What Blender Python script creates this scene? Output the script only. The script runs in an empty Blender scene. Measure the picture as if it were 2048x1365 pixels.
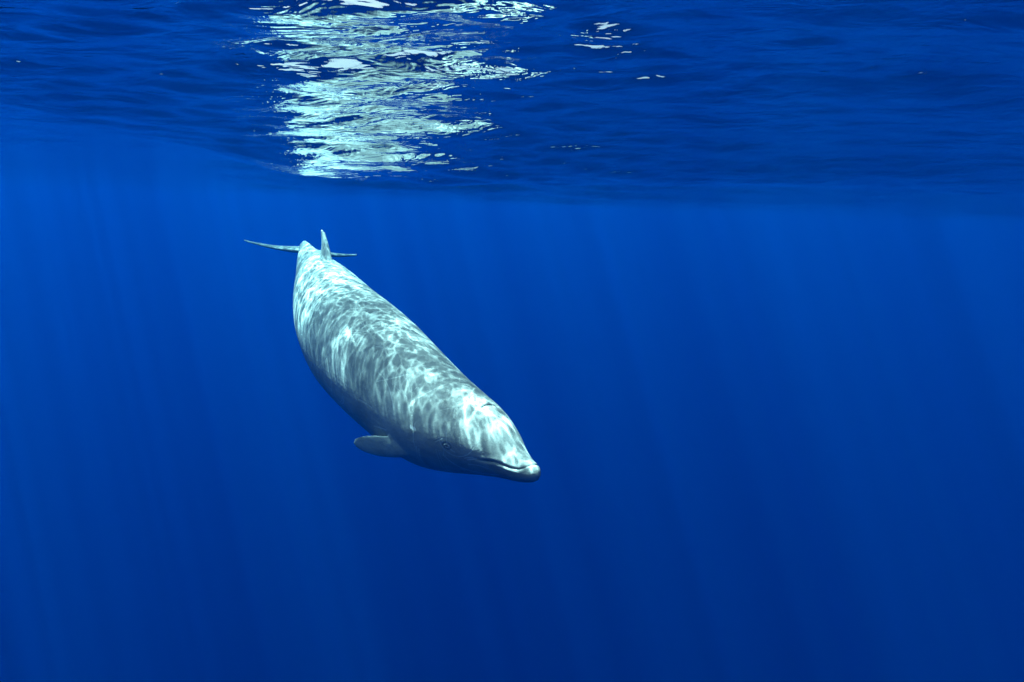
import bpy, bmesh, math, random
import numpy as np
from mathutils import Vector, Matrix
from mathutils.bvhtree import BVHTree

rng = np.random.default_rng(7)
random.seed(7)
S = bpy.context.scene
COL = S.collection

# ------------------------------------------------------------------ camera
CAM_DEPTH = 0.52
PITCH = math.radians(13.65)
ROLL = math.radians(-2.1)
FPX = 1100.0
cam_d = bpy.data.cameras.new('camera')
cam_d.sensor_width = 36.0
cam_d.lens = FPX / 2048 * 36.0
cam_d.clip_start = 0.05
cam_d.clip_end = 3000
cam = bpy.data.objects.new('camera', cam_d)
COL.objects.link(cam)
CF = Vector((0, math.cos(PITCH), -math.sin(PITCH)))
CR0 = Vector((1, 0, 0))
CU0 = CR0.cross(CF)
CR = CR0 * math.cos(ROLL) - CU0 * math.sin(ROLL) * -1
CR = (CR0 * math.cos(ROLL) + CU0 * math.sin(-ROLL)).normalized()
CU = CR.cross(CF).normalized()
CP = Vector((0, 0, -CAM_DEPTH))
M = Matrix((( CR.x, CU.x, -CF.x, CP.x), (CR.y, CU.y, -CF.y, CP.y), (CR.z, CU.z, -CF.z, CP.z), (0, 0, 0, 1)))
cam.matrix_world = M
S.camera = cam


def pix(px, py, Z):
    """world point seen at a photo pixel at depth Z"""
    return CP + CR * ((px - 1024) / FPX * Z) + CU * ((682.5 - py) / FPX * Z) + CF * Z


# ------------------------------------------------------------------ sky, sun, exposure
SUN_DIR = Vector((0.30, -0.30, -0.90)).normalized()          # the way the light travels under water
w = bpy.data.worlds.new('World')
S.world = w
w.use_nodes = True
wn = w.node_tree
wn.nodes.clear()
sky = wn.nodes.new('ShaderNodeTexSky')
sky.sky_type = 'NISHITA'
sky.sun_disc = False
sky.dust_density = 6.0
sky.sun_elevation = math.asin(-SUN_DIR.z)
sky.sun_rotation = math.atan2(-SUN_DIR.x, -SUN_DIR.y)
bg = wn.nodes.new('ShaderNodeBackground')
bg.inputs['Strength'].default_value = 0.06
wo = wn.nodes.new('ShaderNodeOutputWorld')
wn.links.new(sky.outputs[0], bg.inputs[0])
wn.links.new(bg.outputs[0], wo.inputs[0])
sd = bpy.data.lights.new('sun', 'SUN')
sd.energy = 5.0
sd.angle = math.radians(0.5)
sd.color = (1.0, 0.97, 0.92)
sun = bpy.data.objects.new('sun', sd)
COL.objects.link(sun)
sun.rotation_euler = SUN_DIR.to_track_quat('-Z', 'Y').to_euler()
sun.location = (-3, 6, 12)

S.view_settings.view_transform = 'Standard'
S.view_settings.look = 'None'
S.view_settings.exposure = 2.05
S.view_settings.gamma = 1.0
S.view_settings.use_curve_mapping = False
S.render.engine = 'CYCLES'
cy = S.cycles
cy.use_denoising = True
cy.denoiser = 'OPENIMAGEDENOISE'
cy.max_bounces = 8
cy.diffuse_bounces = 2
cy.glossy_bounces = 5
cy.transmission_bounces = 2
cy.transparent_max_bounces = 8
cy.volume_bounces = 2
cy.sample_clamp_indirect = 4.0
cy.sample_clamp_direct = 0.0


def nt(name):
    m = bpy.data.materials.new(name)
    m.use_nodes = True
    m.node_tree.nodes.clear()
    return m, m.node_tree


class G:
    """tiny node helper"""
    def __init__(self, tree):
        self.t = tree
    def n(self, kind, **kw):
        nd = self.t.nodes.new(kind)
        for k, v in kw.items():
            if k.startswith('i_'):
                key = k[2:]
                key = int(key) if key.isdigit() else key
                nd.inputs[key].default_value = v
            else:
                setattr(nd, k, v)
        return nd
    def l(self, a, b):
        self.t.links.new(a, b)
    def math(self, op, a, b=None, c=None, clamp=False):
        nd = self.n('ShaderNodeMath', operation=op, use_clamp=clamp)
        for i, x in enumerate((a, b, c)):
            if x is None:
                continue
            if hasattr(x, 'links'):
                self.l(x, nd.inputs[i])
            else:
                nd.inputs[i].default_value = x
        return nd.outputs[0]
    def noise(self, vec, scale, detail=2.0, rough=0.5, dist=0.0, lac=2.0, color=False):
        nd = self.n('ShaderNodeTexNoise')
        nd.inputs['Scale'].default_value = scale
        nd.inputs['Detail'].default_value = detail
        nd.inputs['Roughness'].default_value = rough
        nd.inputs['Distortion'].default_value = dist
        nd.inputs['Lacunarity'].default_value = lac
        self.l(vec, nd.inputs['Vector'])
        return nd.outputs['Color' if color else 0]
    def maprange(self, v, a, b, c, d, smooth=False, clamp=True):
        nd = self.n('ShaderNodeMapRange', clamp=clamp)
        nd.interpolation_type = 'SMOOTHSTEP' if smooth else 'LINEAR'
        for i, x in enumerate((v, a, b, c, d)):
            if hasattr(x, 'links'):
                self.l(x, nd.inputs[i])
            else:
                nd.inputs[i].default_value = x
        return nd.outputs[0]
    def mapping(self, vec, scale=(1, 1, 1), rot=(0, 0, 0), loc=(0, 0, 0)):
        nd = self.n('ShaderNodeMapping')
        self.l(vec, nd.inputs[0])
        nd.inputs['Scale'].default_value = scale
        nd.inputs['Rotation'].default_value = rot
        nd.inputs['Location'].default_value = loc
        return nd.outputs[0]
    def mixc(self, f, a, b):
        nd = self.n('ShaderNodeMix', data_type='RGBA')
        for s_, x in ((nd.inputs[0], f), (nd.inputs[6], a), (nd.inputs[7], b)):
            if hasattr(x, 'links'):
                self.l(x, s_)
            elif isinstance(x, (int, float)):
                s_.default_value = x
            else:
                s_.default_value = (*x, 1)
        return nd.outputs[2]


# ------------------------------------------------------------------ the water body (its turbidity)
def make_water_body():
    m, t = nt('clear_ocean_water')
    g = G(t)
    out = g.n('ShaderNodeOutputMaterial')
    sc = g.n('ShaderNodeVolumeScatter')
    sc.inputs['Color'].default_value = (0.002, 0.262, 1.0, 1)
    sc.inputs['Density'].default_value = 0.0064
    sc.inputs['Anisotropy'].default_value = 0.25
    ab = g.n('ShaderNodeVolumeAbsorption')
    # absorption coefficient = (1 - colour) * density
    ab.inputs['Color'].default_value = (0.10, 0.738, 0.892, 1)
    ab.inputs['Density'].default_value = 0.13
    ad = g.n('ShaderNodeAddShader')
    g.l(sc.outputs[0], ad.inputs[0])
    g.l(ab.outputs[0], ad.inputs[1])
    g.l(ad.outputs[0], out.inputs['Volume'])
    bm = bmesh.new()
    bmesh.ops.create_cube(bm, size=1.0)
    X, Y0, Y1, Z0, Z1 = 160, -150, 190, -160, 0.6
    for v in bm.verts:
        v.co.x = X * (1 if v.co.x > 0 else -1)
        v.co.y = Y1 if v.co.y > 0 else Y0
        v.co.z = Z1 if v.co.z > 0 else Z0
    me = bpy.data.meshes.new('haze')
    bm.to_mesh(me)
    bm.free()
    me.materials.append(m)
    o = bpy.data.objects.new('haze', me)
    COL.objects.link(o)
    o['kind'] = 'stuff'
    o['label'] = 'clear deep blue ocean water fading into the distance all round'
    return o


make_water_body()


# ------------------------------------------------------------------ water surface seen from below
def smooth(a, b, x):
    t = np.clip((x - a) / (b - a), 0, 1)
    return t * t * (3 - 2 * t)


def wave_field(x, y):
    r = np.hypot(x, y)
    h = np.zeros_like(x)
    dx = np.zeros_like(x)
    dy = np.zeros_like(x)
    lg = np.random.default_rng(5)
    # long swell, its troughs running from near left to far right
    for lam, amp, ang, ph in ((7.6, 0.040, 149.5, 0.0), (9.0, 0.18, 95, -1.35), (3.1, 0.022, 96, 4.0), (4.7, 0.03, 84, 1.2)):
        k = 2 * math.pi / lam
        a = math.radians(ang)
        p = k * (x * math.cos(a) + y * math.sin(a)) + ph
        h += amp * np.cos(p)
        dx -= amp * math.cos(a) * np.sin(p) * 0.8
        dy -= amp * math.sin(a) * np.sin(p) * 0.8
    lee = 1 - 0.45 * smooth(2, 15, np.degrees(np.arctan2(x, y))) * (y > 0)
    # wind chop, its crests lying mostly across the view
    for i in range(84):
        lam = 0.17 * (2.2 / 0.17) ** lg.random()
        ang = math.radians(93 + lg.normal() * 17)
        amp = CHOP * lam ** 0.85 * (0.5 + lg.random())
        k = 2 * math.pi / lam
        ph = lg.random() * 6.283
        p = k * (x * math.cos(ang) + y * math.sin(ang)) + ph
        fade = np.exp(-(r / (lam * 70)) ** 2) * lee
        h += amp * fade * np.cos(p)
        dx -= amp * fade * math.cos(ang) * np.sin(p)
        dy -= amp * fade * math.sin(ang) * np.sin(p)
    far = 1 - smooth(40, 120, r)
    # the sea lies calmer behind the near trough on the left
    az = np.degrees(np.arctan2(x, y))
    dn = (-0.862 * x + 0.507 * y)
    calm = 1 - 0.8 * smooth(3.6, 6.0, dn) * (1 - smooth(-32, -20, az)) * (y > 0)
    return h * (0.35 + 0.65 * far) * calm, dx * calm, dy * calm


CHOP = 0.0049


def make_surface():
    # full-circle polar sheet, finest where the camera looks
    a_f = np.radians(np.arange(-56, 56.001, 0.16))
    a_b = np.radians(np.arange(56 + 2.2, 304 - 1, 2.45))
    az = np.concatenate([a_f, a_b])
    rr = [0.25]
    while rr[-1] < 230:
        r = rr[-1]
        step = 0.0065 if 1.2 < r < 26 else 0.02 if r < 60 else 0.05
        rr.append(r * (1 + step) + (0.002 if r < 1 else 0))
    rr = np.array(rr)
    A, R = np.meshgrid(az, rr)
    X = R * np.sin(A)
    Y = R * np.cos(A)
    h, dx, dy = wave_field(X.ravel(), Y.ravel())
    nr, na = X.shape
    P = np.stack([X.ravel() + dx, Y.ravel() + dy, h], 1)
    hc, _, _ = wave_field(np.array([0.0]), np.array([0.0]))
    P = np.vstack([P, [[0, 0, hc[0]]]])
    i, j = np.meshgrid(np.arange(nr - 1), np.arange(na), indexing='ij')
    j2 = (j + 1) % na
    q = np.stack([i * na + j, i * na + j2, (i + 1) * na + j2, (i + 1) * na + j], -1).reshape(-1, 4)
    q = q[:, ::-1]                                  # normals up
    tri = np.stack([np.full(na, nr * na), (np.arange(na) + 1) % na, np.arange(na)], 1)[:, ::-1]
    nq, ntr = len(q), len(tri)
    me = bpy.data.meshes.new('water_surface')
    me.vertices.add(len(P))
    me.vertices.foreach_set('co', P.astype(np.float32).ravel())
    me.loops.add(nq * 4 + ntr * 3)
    me.loops.foreach_set('vertex_index', np.concatenate([q.ravel(), tri.ravel()]).astype(np.int32))
    me.polygons.add(nq + ntr)
    starts = np.concatenate([np.arange(nq) * 4, nq * 4 + np.arange(ntr) * 3])
    me.polygons.foreach_set('loop_start', starts.astype(np.int32))
    me.polygons.foreach_set('use_smooth', np.ones(nq + ntr, bool))
    me.update(calc_edges=True)
    me.validate()
    if me.polygons[0].normal.z < 0:
        me.flip_normals()

    m, t = nt('water_surface')
    g = G(t)
    out = g.n('ShaderNodeOutputMaterial')
    pos = g.n('ShaderNodeNewGeometry').outputs['Position']
    # fine ripples
    v1 = g.mapping(pos, (0.45, 1.0, 1), rot=(0, 0, 0.2))
    n1 = g.noise(v1, 7.0, 3.0, 0.58, 0.5)
    n2 = g.noise(g.mapping(pos, (1.6, 0.8, 1), rot=(0, 0, -0.5)), 22.0, 2.0, 0.6, 0.4)
    hh = g.math('ADD', g.math('MULTIPLY', n1, 0.026), g.math('MULTIPLY', n2, 0.0016))
    bump = g.n('ShaderNodeBump')
    bump.inputs['Strength'].default_value = 1.0
    bump.inputs['Distance'].default_value = 1.0
    g.l(hh, bump.inputs['Height'])
    fr = g.n('ShaderNodeFresnel', i_IOR=1.333)
    g.l(bump.outputs[0], fr.inputs['Normal'])
    gl = g.n('ShaderNodeBsdfGlossy')
    gl.inputs['Color'].default_value = (1, 1, 1, 1)
    gl.inputs['Roughness'].default_value = 0.04
    g.l(bump.outputs[0], gl.inputs['Normal'])
    # caustics and light shafts painted as a procedural pattern into the transmission colour
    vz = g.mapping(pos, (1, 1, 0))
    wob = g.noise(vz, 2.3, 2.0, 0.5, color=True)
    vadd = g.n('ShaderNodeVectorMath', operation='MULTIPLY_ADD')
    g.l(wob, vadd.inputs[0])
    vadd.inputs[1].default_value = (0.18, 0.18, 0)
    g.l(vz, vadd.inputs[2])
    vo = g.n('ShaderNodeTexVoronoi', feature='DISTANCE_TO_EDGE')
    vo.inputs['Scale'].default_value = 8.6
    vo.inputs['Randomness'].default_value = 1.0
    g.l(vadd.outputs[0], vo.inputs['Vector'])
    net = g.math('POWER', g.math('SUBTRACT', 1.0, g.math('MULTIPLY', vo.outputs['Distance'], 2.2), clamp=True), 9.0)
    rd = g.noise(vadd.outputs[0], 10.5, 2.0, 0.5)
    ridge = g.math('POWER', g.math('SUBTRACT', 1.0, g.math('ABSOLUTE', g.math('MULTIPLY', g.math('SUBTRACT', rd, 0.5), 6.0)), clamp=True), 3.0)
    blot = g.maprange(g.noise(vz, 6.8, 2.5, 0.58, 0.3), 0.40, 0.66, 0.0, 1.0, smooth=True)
    broad = g.maprange(g.noise(vz, 0.75, 3.0, 0.55), 0.36, 0.64, 0.25, 1.75, smooth=True)  # wide painted bright and dim areas that make the light shafts
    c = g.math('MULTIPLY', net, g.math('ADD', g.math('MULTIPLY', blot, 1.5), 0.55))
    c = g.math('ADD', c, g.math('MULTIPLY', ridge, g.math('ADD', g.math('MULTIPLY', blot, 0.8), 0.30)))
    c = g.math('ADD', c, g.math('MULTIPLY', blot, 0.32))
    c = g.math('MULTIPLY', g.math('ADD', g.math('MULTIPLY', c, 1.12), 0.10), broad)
    # the painted caustics act on steep rays only; grazing rays pass without the pattern
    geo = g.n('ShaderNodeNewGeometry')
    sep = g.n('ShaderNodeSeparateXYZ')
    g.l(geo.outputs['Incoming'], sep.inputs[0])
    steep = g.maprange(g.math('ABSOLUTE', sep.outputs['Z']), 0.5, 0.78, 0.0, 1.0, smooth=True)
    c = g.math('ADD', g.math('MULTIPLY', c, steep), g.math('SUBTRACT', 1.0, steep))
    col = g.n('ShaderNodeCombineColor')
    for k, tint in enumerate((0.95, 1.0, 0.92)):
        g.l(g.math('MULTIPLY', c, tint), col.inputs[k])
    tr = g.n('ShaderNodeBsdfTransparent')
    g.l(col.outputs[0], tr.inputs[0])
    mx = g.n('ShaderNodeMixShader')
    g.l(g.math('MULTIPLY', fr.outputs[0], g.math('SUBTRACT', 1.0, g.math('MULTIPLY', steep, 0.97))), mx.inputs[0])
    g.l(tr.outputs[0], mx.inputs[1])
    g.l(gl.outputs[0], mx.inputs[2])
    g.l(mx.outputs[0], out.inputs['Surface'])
    me.materials.append(m)
    o = bpy.data.objects.new('water_surface', me)
    COL.objects.link(o)
    o['kind'] = 'structure'
    o['label'] = 'rippled underside of the sea surface mirroring the whale in a glittering pale streak'
    return o


make_surface()

# ------------------------------------------------------------------ the whale
# canonical frame: x = metres behind the beak tip, y = whale's right, z = dorsal
PROF = np.array([
    # s     top    bottom  half-width
    [0.000, -0.055, -0.075, 0.015],
    [0.015, -0.015, -0.105, 0.045],
    [0.060,  0.020, -0.132, 0.082],
    [0.150,  0.055, -0.156, 0.120],
    [0.280,  0.125, -0.180, 0.172],
    [0.400,  0.235, -0.205, 0.218],
    [0.550,  0.325, -0.250, 0.275],
    [0.750,  0.405, -0.315, 0.340],
    [1.000,  0.455, -0.410, 0.415],
    [1.400,  0.515, -0.560, 0.490],
    [2.000,  0.590, -0.655, 0.580],
    [2.800,  0.660, -0.720, 0.665],
    [3.500,  0.660, -0.750, 0.675],
    [4.200,  0.600, -0.690, 0.615],
    [4.900,  0.500, -0.550, 0.480],
    [5.500,  0.390, -0.390, 0.330],
    [6.100,  0.290, -0.250, 0.200],
    [6.600,  0.225, -0.150, 0.110],
    [7.000,  0.150, -0.085, 0.070],
    [7.300,  0.030, -0.030, 0.040]])
L_WHALE = 7.5


def hermite(xs, ys, x):
    """monotone-ish cubic through the points"""
    xs = np.asarray(xs, float)
    ys = np.asarray(ys, float)
    d = np.diff(ys) / np.diff(xs)
    m = np.empty_like(ys)
    m[0], m[-1] = d[0], d[-1]
    h = np.diff(xs)
    m[1:-1] = (d[:-1] * h[1:] + d[1:] * h[:-1]) / (h[1:] + h[:-1])
    x = np.asarray(x, float)
    i = np.clip(np.searchsorted(xs, x) - 1, 0, len(xs) - 2)
    t = (x - xs[i]) / h[i]
    t2, t3 = t * t, t * t * t
    return (2*t3-3*t2+1)*ys[i] + (t3-2*t2+t)*h[i]*m[i] + (-2*t3+3*t2)*ys[i+1] + (t3-t2)*h[i]*m[i+1]


def loft(rings):
    """closed mesh from rings (n, k, 3), capped by fans; returns verts, faces"""
    n, k, _ = rings.shape
    V = [tuple(p) for r in rings for p in r]
    F = []
    for i in range(n - 1):
        for j in range(k):
            j2 = (j + 1) % k
            F.append((i*k+j, i*k+j2, (i+1)*k+j2, (i+1)*k+j))
    V.append(tuple(rings[0].mean(0)))
    V.append(tuple(rings[-1].mean(0)))
    for j in range(k):
        j2 = (j + 1) % k
        F.append((n*k, j2, j))
        F.append((n*k+1, (n-1)*k+j, (n-1)*k+j2))
    return V, F


def body_rings():
    s = np.concatenate([np.linspace(0, 0.1, 14)[:-1], np.linspace(0.1, 1.2, 50)[:-1], np.linspace(1.2, 7.3, 130)])
    top = hermite(PROF[:, 0], PROF[:, 1], s)
    bot = hermite(PROF[:, 0], PROF[:, 2], s)
    wid = hermite(PROF[:, 0], PROF[:, 3], s)
    th = np.linspace(0, 2*np.pi, 72, endpoint=False)
    R = []
    for si, a, b, wi in zip(s, top, bot, wid):
        c, hgt = (a+b)/2, (a-b)/2
        ct, st = np.cos(th), np.sin(th)
        # widest a little below the middle; peduncle keeled
        keel = smooth(5.0, 6.4, si)
        e = 1.0 + 0.8 * keel
        y = wi * np.sign(ct) * np.abs(ct) ** e
        z = c + hgt * np.sign(st) * np.abs(st) ** (1.0 - 0.1 * keel)
        R.append(np.stack([np.full_like(th, si), y, z], 1))
    return np.array(R)


def foil(le, te, thick, k=28):
    """closed airfoil loop between chord points; returns (k,2): chord position, thickness"""
    th = np.linspace(0, 2*np.pi, k, endpoint=False)
    c = (1 - np.cos(th)) / 2
    t = np.sign(np.sin(th)) * thick * (np.sqrt(np.clip(c, 0, 1)) * (1 - c) * 2.3)
    return le + (te - le) * c, t


def dorsal_rings():
    R = []
    for v in np.linspace(0, 1, 26):
        z = 0.30 + v * 0.44
        le = 4.78 + 0.47 * v + 0.20 * v ** 3
        te = 5.58 - 0.12 * math.sin(math.pi * min(v * 1.1, 1)) + 0.05 * v
        if te < le + 0.02:
            te = le + 0.02
        x, t = foil(le, te, 0.11 * (1 - 0.85 * v) + 0.004 + 0.09 * math.exp(-(v / 0.22) ** 2))
        R.append(np.stack([x, t, np.full_like(x, z)], 1))
    return np.array(R)


def fluke_rings(side):
    R = []
    for v in np.linspace(0, 1, 40):
        y = side * v * 1.02
        le = 6.62 + 0.70 * v ** 1.15
        te = 7.30 + 0.10 * math.sin(math.pi * v) + 0.10 * v
        le = min(le, te - 0.03)
        x, t = foil(le, te, 0.065 * (1 - 0.88 * v) + 0.004)
        z = t + 0.03 - 0.10 * math.sin(math.pi * v * 0.9) * 0.5 - 0.13 * (x - 6.75)
        R.append(np.stack([x, np.full_like(x, y), z], 1))
    R = np.array(R)
    return R if side > 0 else R[::-1]


FLIP = {1: dict(root=(1.44, 0.42, -0.31), dir=(0.45, 0.27, -0.21), chord=(0.30, 0.28, 0.70)),
        -1: dict(root=(1.62, -0.40, -0.36), dir=(0.75, -0.40, -0.52), chord=(0.80, 0.15, 0.50))}


def flipper_rings(side):
    f = FLIP[side]
    d = np.array(f['dir']); d = d / np.linalg.norm(d)
    c = np.array(f['chord']); c = c - d * c.dot(d); c = c / np.linalg.norm(c)
    nrm = np.cross(d, c)
    R = []
    for v in np.linspace(0, 1, 30):
        half = (0.095 + 0.02 * math.sin(math.pi * min(v * 1.1, 1))) * math.sqrt(max(1 - v ** 7, 0.0)) + 0.006
        cen = np.array(f['root']) + d * (v * 0.63 - 0.12) + c * (0.03 * v * v)
        x, t = foil(-half, half, 0.045 * (1 - 0.7 * v) + 0.004)
        R.append(cen[None] + x[:, None] * c[None] + t[:, None] * nrm[None])
    return np.array(R)


def mesh_from(V, F, name):
    me = bpy.data.meshes.new(name)
    me.from_pydata(V, [], F)
    me.update()
    bm = bmesh.new()
    bm.from_mesh(me)
    bmesh.ops.recalc_face_normals(bm, faces=bm.faces)
    bm.to_mesh(me)
    bm.free()
    return me


def canonical_whale(voxel=0.0085):
    V, F = [], []
    for r in (body_rings(), dorsal_rings(), fluke_rings(1), fluke_rings(-1), flipper_rings(1), flipper_rings(-1)):
        v, f = loft(r)
        b = len(V)
        V += v
        F += [tuple(i + b for i in q) for q in f]
    me = mesh_from(V, F, 'whale_raw')
    tmp = bpy.data.objects.new('whale_tmp', me)
    COL.objects.link(tmp)
    rm = tmp.modifiers.new('r', 'REMESH')
    rm.mode = 'VOXEL'
    rm.voxel_size = voxel
    sm = tmp.modifiers.new('s', 'SMOOTH')
    sm.factor = 0.5
    sm.iterations = 12
    dg = bpy.context.evaluated_depsgraph_get()
    out = bpy.data.meshes.new_from_object(tmp.evaluated_get(dg))
    bpy.data.objects.remove(tmp)
    bpy.data.meshes.remove(me)
    return out


# ---- spine in the world: photo pixel and depth of the body's middle line
SPINE = [  # s, px, py, Z
    (0, 1076, 937, 4.60),
    (0, 1038, 924, 4.80),
    (0, 980, 896, 5.08),
    (0, 907, 855, 5.50),
    (0, 825, 790, 6.10),
    (0, 752, 720, 6.80),
    (0, 692, 651, 7.60),
    (0, 648, 578, 8.40),
    (0, 620, 527, 9.20),
    (0, 609, 505, 9.80),
    (0, 606, 491, 10.30)]
WS = 0.93
ROLL_W = math.radians(61)
TWIST = -0.075


def spine_tables():
    P = np.array([list(pix(a, b, c)) for _, a, b, c in SPINE])
    # resample through arc length, then stretch so that s runs 0..7.3 evenly
    u = np.linspace(0, 1, len(P))
    uu = np.linspace(0, 1, 800)
    Q = np.stack([hermite(u, P[:, i], uu) for i in range(3)], 1)
    for _ in range(60):
        Q[1:-1] = 0.25 * Q[:-2] + 0.5 * Q[1:-1] + 0.25 * Q[2:]
    seg = np.linalg.norm(np.diff(Q, axis=0), axis=1)
    al = np.concatenate([[0], np.cumsum(seg)])
    total = al[-1]
    s = np.linspace(0, 7.3, 600)
    C = np.stack([np.interp(s / 7.3 * total, al, Q[:, i]) for i in range(3)], 1)
    T = np.gradient(C, axis=0)
    T /= np.linalg.norm(T, axis=1)[:, None]
    # starting up vector: at s = 1.0 turned ROLL_W from 'towards camera'
    i0 = int(1.0 / 7.3 * 599)
    fwd = -T[i0]
    view = C[i0] - np.array(CP); view /= np.linalg.norm(view)
    tc = -view - fwd * (-view).dot(fwd); tc /= np.linalg.norm(tc)
    wv = np.cross(fwd, view); wv /= np.linalg.norm(wv)
    if wv.dot(np.array(CR)) < 0:
        wv = -wv
    up0 = math.cos(ROLL_W) * tc + math.sin(ROLL_W) * wv
    U = np.zeros_like(C)
    U[i0] = up0
    for rng_ in (range(i0 + 1, 600), range(i0 - 1, -1, -1)):
        prev = up0
        for i in rng_:
            v = prev - T[i] * prev.dot(T[i])
            prev = v / np.linalg.norm(v)
            U[i] = prev
    if TWIST:
        tw = TWIST * smooth(2.0, 7.3, s)
        N = np.cross(T, U)
        U = U * np.cos(tw)[:, None] + N * np.sin(tw)[:, None]
    Rt = np.cross(-T, U)
    return s, C, T, U, Rt, total


S_T, C_T, T_T, U_T, R_T, TOTAL = spine_tables()
SC = TOTAL / 7.3
WS = WS * SC


def bend(P):
    """canonical points -> world"""
    s = P[:, 0]
    sc = np.clip(s, 0, 7.3)
    f = lambda A: np.stack([np.interp(sc, S_T, A[:, i]) for i in range(3)], 1)
    C, T, U, R = f(C_T), f(T_T), f(U_T), f(R_T)
    U /= np.linalg.norm(U, axis=1)[:, None]
    R /= np.linalg.norm(R, axis=1)[:, None]
    return C + T * ((s - sc) * SC)[:, None] + R * (P[:, 1] * WS)[:, None] + U * (P[:, 2] * WS)[:, None]


def get_co(me):
    a = np.empty(len(me.vertices) * 3, np.float32)
    me.vertices.foreach_get('co', a)
    return a.reshape(-1, 3).astype(float)


def get_no(me):
    a = np.empty(len(me.vertices) * 3, np.float32)
    me.vertices.foreach_get('normal', a)
    return a.reshape(-1, 3).astype(float)


MOUTH_S = [-0.05, 0.0, 0.05, 0.08, 0.125, 0.20, 0.28, 0.35, 0.45, 0.60]
MOUTH_Z = [0.10, 0.06, 0.028, 0.0, -0.024, -0.024, -0.012, -0.008, -0.030, -0.045]
EYE = (0.805, 0.357, -0.011)


def scars():
    """long thin healed tooth-rake lines: polylines in canonical space"""
    lg = np.random.default_rng(5)
    out = []
    for i in range(170):
        s0 = 0.6 + 5.2 * lg.random()
        a0 = math.radians(-35 + 210 * lg.random())          # round the girth, 0 = right side, 90 = back
        ln = 0.08 + 0.5 * lg.random() ** 2
        d = lg.random() * 2 * math.pi
        curv = lg.normal() * 2.2
        n = 1 if lg.random() < 0.7 else 2
        for k in range(n):
            pts = []
            s_, a_, d_ = s0 + 0.03 * k, a0 + 0.02 * k, d
            for q in range(10):
                top, bot, wid = (float(hermite(PROF[:, 0], PROF[:, c], s_)) for c in (1, 2, 3))
                pts.append((s_, wid * math.cos(a_), (top + bot) / 2 + (top - bot) / 2 * math.sin(a_)))
                s_ += ln / 9 * math.cos(d_)
                a_ += ln / 9 * math.sin(d_) / max(wid, 0.1)
                d_ += curv * ln / 9
            out.append((np.array(pts), 0.35 + 0.65 * lg.random()))
    # the curved creases over the eye
    out.append((np.array([[0.93, 0.30, 0.20], [0.92, 0.34, 0.13], [0.88, 0.365, 0.06], [0.85, 0.37, 0.02]]), 0.8))
    out.append((np.array([[0.80, 0.29, 0.17], [0.75, 0.30, 0.13], [0.72, 0.315, 0.08], [0.70, 0.32, 0.03]]), 0.8))
    return out


def seg_dist(P, A, B):
    ab = B - A
    t = np.clip(((P - A) @ ab) / max(ab @ ab, 1e-9), 0, 1)
    return np.linalg.norm(P - A - t[:, None] * ab, axis=1)


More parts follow.
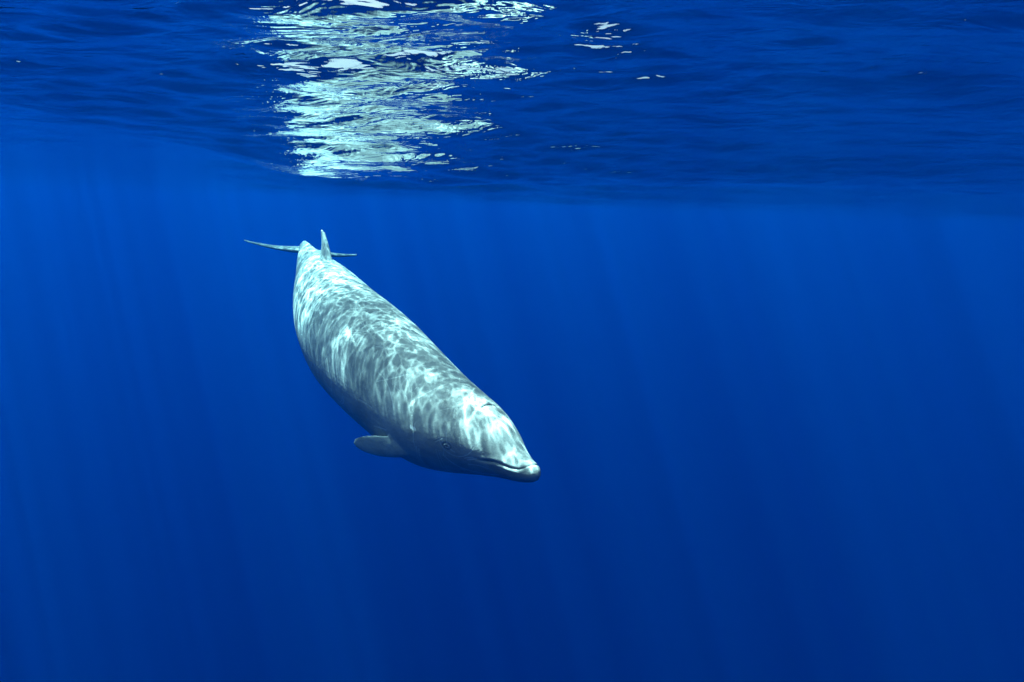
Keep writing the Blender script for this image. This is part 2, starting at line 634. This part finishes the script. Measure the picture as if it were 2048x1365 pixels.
def make_whale():
    root = bpy.data.objects.new('whale', None)
    COL.objects.link(root)
    base = Vector(bend(np.array([[3.3, 0, 0.0]]))[0])
    root.location = base
    root['label'] = 'pale grey beaked whale diving head down below the glittering surface'
    root['category'] = 'whale'

    me = canonical_whale()
    P = get_co(me)
    N = get_no(me)
    sP, yP, zP = P[:, 0], P[:, 1], P[:, 2]
    disp = np.zeros(len(P))
    # mouth: a groove with a soft lip on either side of it
    md = zP - np.interp(sP, MOUTH_S, MOUTH_Z)
    fade = (1 - smooth(0.40, 0.56, sP))
    disp += fade * (-0.011 * np.exp(-(md / 0.008) ** 2) + 0.003 * np.exp(-((np.abs(md) - 0.028) / 0.014) ** 2))
    md = np.abs(md) + np.maximum(sP - 0.42, 0) * 0.10
    # blowhole: a crescent across the top of the head
    bd = sP - (0.712 - 1.6 * np.minimum(yP ** 2, 0.03))
    bw = (zP > 0.1) * (1 - smooth(0.085, 0.12, np.abs(yP)))
    disp += bw * (-0.014 * np.exp(-(bd / 0.009) ** 2) + 0.006 * np.exp(-((bd - 0.03) / 0.02) ** 2))
    bd = np.where(bw > 0, np.abs(bd) + (1 - bw) * 0.03, 1.0)
    # eye sockets: oval fold around the ball
    er = np.full(len(P), 9.0)
    for sd_ in (1, -1):
        d = np.sqrt(((sP - EYE[0]) / 0.036) ** 2 + ((zP - EYE[2]) / 0.025) ** 2)
        near = (np.abs(yP - sd_ * EYE[1]) < 0.12)
        d = np.where(near, d, 9.0)
        er = np.minimum(er, d)
    disp += 0.004 * np.exp(-((er - 0.62) / 0.3) ** 2) - 0.007 * np.exp(-((er - 1.12) / 0.16) ** 2) - 0.010 * np.exp(-(er / 0.3) ** 2)
    # broad muscle and blubber unevenness, a few skin folds behind the head
    disp += 0.006 * np.sin(sP * 3.1 + 2.0 * yP) * np.sin(zP * 4.0 + 1.0) * smooth(0.5, 1.1, sP)
    P2 = P + N * disp[:, None]
    W = bend(P2)
    sc_d = np.full(len(P), 0.05)
    for pts, wgt in scars():
        lo, hi = pts.min(0) - 0.06, pts.max(0) + 0.06
        idx = np.nonzero(((P > lo) & (P < hi)).all(1))[0]
        if len(idx) == 0:
            continue
        dd = np.full(len(idx), 9.0)
        for A_, B_ in zip(pts[:-1], pts[1:]):
            dd = np.minimum(dd, seg_dist(P[idx], A_, B_))
        sc_d[idx] = np.minimum(sc_d[idx], dd / wgt)
    fl = np.full(len(P), 1.0)
    for (fs, fy, fz), (ra, rb) in (((1.338, 0.423, 0.228), (0.022, 0.04)), ((1.213, 0.458, 0.012), (0.05, 0.02)),
                                   ((1.30, 0.44, 0.14), (0.008, 0.008)), ((1.27, 0.45, 0.12), (0.008, 0.008)), ((1.25, 0.45, 0.10), (0.007, 0.007))):
        d = np.sqrt(((sP - fs) / ra) ** 2 + ((zP - fz) / rb) ** 2) + (yP < 0) * 9
        fl = np.minimum(fl, np.clip(d / 2, 0, 1))
    me.vertices.foreach_set('co', (W - np.array(base)).astype(np.float32).ravel())
    a = me.attributes.new('canon', 'FLOAT_VECTOR', 'POINT')
    a.data.foreach_set('vector', P.astype(np.float32).ravel())
    for nm, arr in (('mouth_line', np.clip(np.abs(md), 0, 1)), ('blowhole_line', bd), ('eye_ring', np.clip(er, 0, 3)), ('scar', sc_d), ('fleck', fl)):
        a = me.attributes.new(nm, 'FLOAT', 'POINT')
        a.data.foreach_set('value', arr.astype(np.float32))
    me.polygons.foreach_set('use_smooth', np.ones(len(me.polygons), bool))
    me.update()

    m, t = nt('whale_skin')
    g = G(t)
    out = g.n('ShaderNodeOutputMaterial')
    cv = g.n('ShaderNodeAttribute', attribute_name='canon').outputs['Vector']
    b = g.n('ShaderNodeBsdfPrincipled')
    at = lambda nm: g.n('ShaderNodeAttribute', attribute_name=nm).outputs['Fac']
    mott = g.noise(cv, 2.2, 5.0, 0.62, 0.5)
    c1 = g.mixc(g.maprange(mott, 0.35, 0.65, 0, 1, smooth=True), (0.255, 0.26, 0.255), (0.385, 0.385, 0.365))
    # darker brown-grey cloudy patches and fine speckle
    c2 = g.mixc(g.maprange(g.noise(cv, 7.0, 4.0, 0.6, 1.0), 0.52, 0.72, 0, 0.28, smooth=True), c1, (0.20, 0.185, 0.17))
    c3 = g.mixc(g.maprange(g.noise(cv, 60.0, 3.0, 0.7), 0.5, 0.75, 0, 0.30), c2, (0.17, 0.17, 0.165))
    # pale healed scratches
    scv = g.maprange(at('scar'), 0.003, 0.010, 0.75, 0.0, smooth=True)
    c4 = g.mixc(g.math('MULTIPLY', scv, g.maprange(mott, 0.4, 0.6, 0.4, 1.0)), c3, (0.62, 0.62, 0.58))
    fk = g.maprange(g.math('ADD', at('fleck'), g.math('MULTIPLY', g.math('SUBTRACT', g.noise(cv, 50.0, 2.0), 0.5), 0.9)), 0.40, 0.52, 0.9, 0.0)
    c5 = g.mixc(fk, c4, (0.72, 0.72, 0.68))
    ml = g.maprange(at('mouth_line'), 0.001, 0.005, 0.6, 0.0, smooth=True)
    c6 = g.mixc(ml, c5, (0.02, 0.02, 0.022))
    bl = g.maprange(at('blowhole_line'), 0.003, 0.009, 0.9, 0.0, smooth=True)
    c7 = g.mixc(bl, c6, (0.02, 0.02, 0.022))
    er_ = at('eye_ring')
    ring = g.math('MULTIPLY', g.maprange(er_, 0.85, 1.1, 0.0, 0.45, smooth=True), g.maprange(er_, 1.15, 1.45, 1.0, 0.0, smooth=True))
    c8 = g.mixc(ring, c7, (0.05, 0.055, 0.06))
    g.l(c8, b.inputs['Base Color'])
    rough = g.maprange(mott, 0.3, 0.7, 0.42, 0.6)
    g.l(rough, b.inputs['Roughness'])
    b.inputs['IOR'].default_value = 1.15
    bp = g.n('ShaderNodeBump')
    bp.inputs['Strength'].default_value = 0.6
    bp.inputs['Distance'].default_value = 1.0
    hh = g.math('ADD', g.math('MULTIPLY', g.noise(cv, 14.0, 4.0, 0.6), 0.010), g.math('MULTIPLY', scv, -0.003))
    g.l(hh, bp.inputs['Height'])
    g.l(bp.outputs[0], b.inputs['Normal'])
    g.l(b.outputs[0], out.inputs['Surface'])
    me.materials.append(m)
    o = bpy.data.objects.new('body', me)
    COL.objects.link(o)
    o.parent = root

    # eyes: a dark wet ball between two pale lids, on each side of the head
    em, et = nt('whale_eye')
    g = G(et)
    b = g.n('ShaderNodeBsdfPrincipled')
    b.inputs['Base Color'].default_value = (0.012, 0.014, 0.018, 1)
    b.inputs['Roughness'].default_value = 0.3
    g.l(b.outputs[0], g.n('ShaderNodeOutputMaterial').inputs['Surface'])
    lm, lt = nt('whale_eyelid')
    g = G(lt)
    b = g.n('ShaderNodeBsdfPrincipled')
    b.inputs['Base Color'].default_value = (0.36, 0.37, 0.36, 1)
    b.inputs['Roughness'].default_value = 0.45
    g.l(b.outputs[0], g.n('ShaderNodeOutputMaterial').inputs['Surface'])
    for side in (1, -1):
        dirv = np.array([0.0, side * 1.0, -0.08])
        cand = np.abs(sP - EYE[0]) + np.abs(zP - EYE[2]) + 9 * (yP * side < 0)
        k = int(np.argmin(cand))
        c0 = P2[k] - N[k] * 0.004
        V, F = [], []
        nu, nv = 20, 12
        t1 = np.array([1.0, 0, 0]); t1 -= N[k] * t1.dot(N[k]); t1 /= np.linalg.norm(t1)
        t2 = np.cross(N[k], t1)
        rings = []
        for iv in range(1, nv):
            ph = math.pi * iv / nv
            rings.append([c0 + t1 * 0.019 * math.sin(ph) * math.cos(2*math.pi*iu/nu) + t2 * 0.010 * math.sin(ph) * math.sin(2*math.pi*iu/nu) + N[k] * 0.012 * math.cos(ph) for iu in range(nu)])
        V, F = loft(bend(np.array(rings).reshape(-1, 3)).reshape(nv-1, nu, 3) - np.array(base))
        eme = mesh_from(V, F, 'eye')
        eme.polygons.foreach_set('use_smooth', np.ones(len(eme.polygons), bool))
        eme.materials.append(em)
        eo = bpy.data.objects.new('eye', eme)
        COL.objects.link(eo)
        eo.parent = root
        # lids: two thin folds of skin meeting at the corners
        for up in (1, -1):
            rr_ = []
            for q in np.linspace(0.06, math.pi - 0.06, 22):
                cx = math.cos(q) * 0.024
                cz = up * math.sin(q) * (0.0115 if up > 0 else 0.010)
                th = 0.0028 * math.sin(q) ** 0.6 + 0.001
                ce = c0 + t1 * cx + t2 * cz * (1 if t2[2] > 0 else -1) + N[k] * (0.008 - 0.004 * abs(math.cos(q)))
                rr_.append([ce + (t2 * math.cos(w_) + N[k] * math.sin(w_)) * th for w_ in np.linspace(0, 2*math.pi, 8, endpoint=False)])
            V, F = loft(bend(np.array(rr_).reshape(-1, 3)).reshape(22, 8, 3) - np.array(base))
            lme = mesh_from(V, F, 'eyelid')
            lme.polygons.foreach_set('use_smooth', np.ones(len(lme.polygons), bool))
            lme.materials.append(lm)
            lo_ = bpy.data.objects.new('eyelid', lme)
            COL.objects.link(lo_)
            lo_.parent = root
    return root, o, me


whale, whale_body, _ = make_whale()
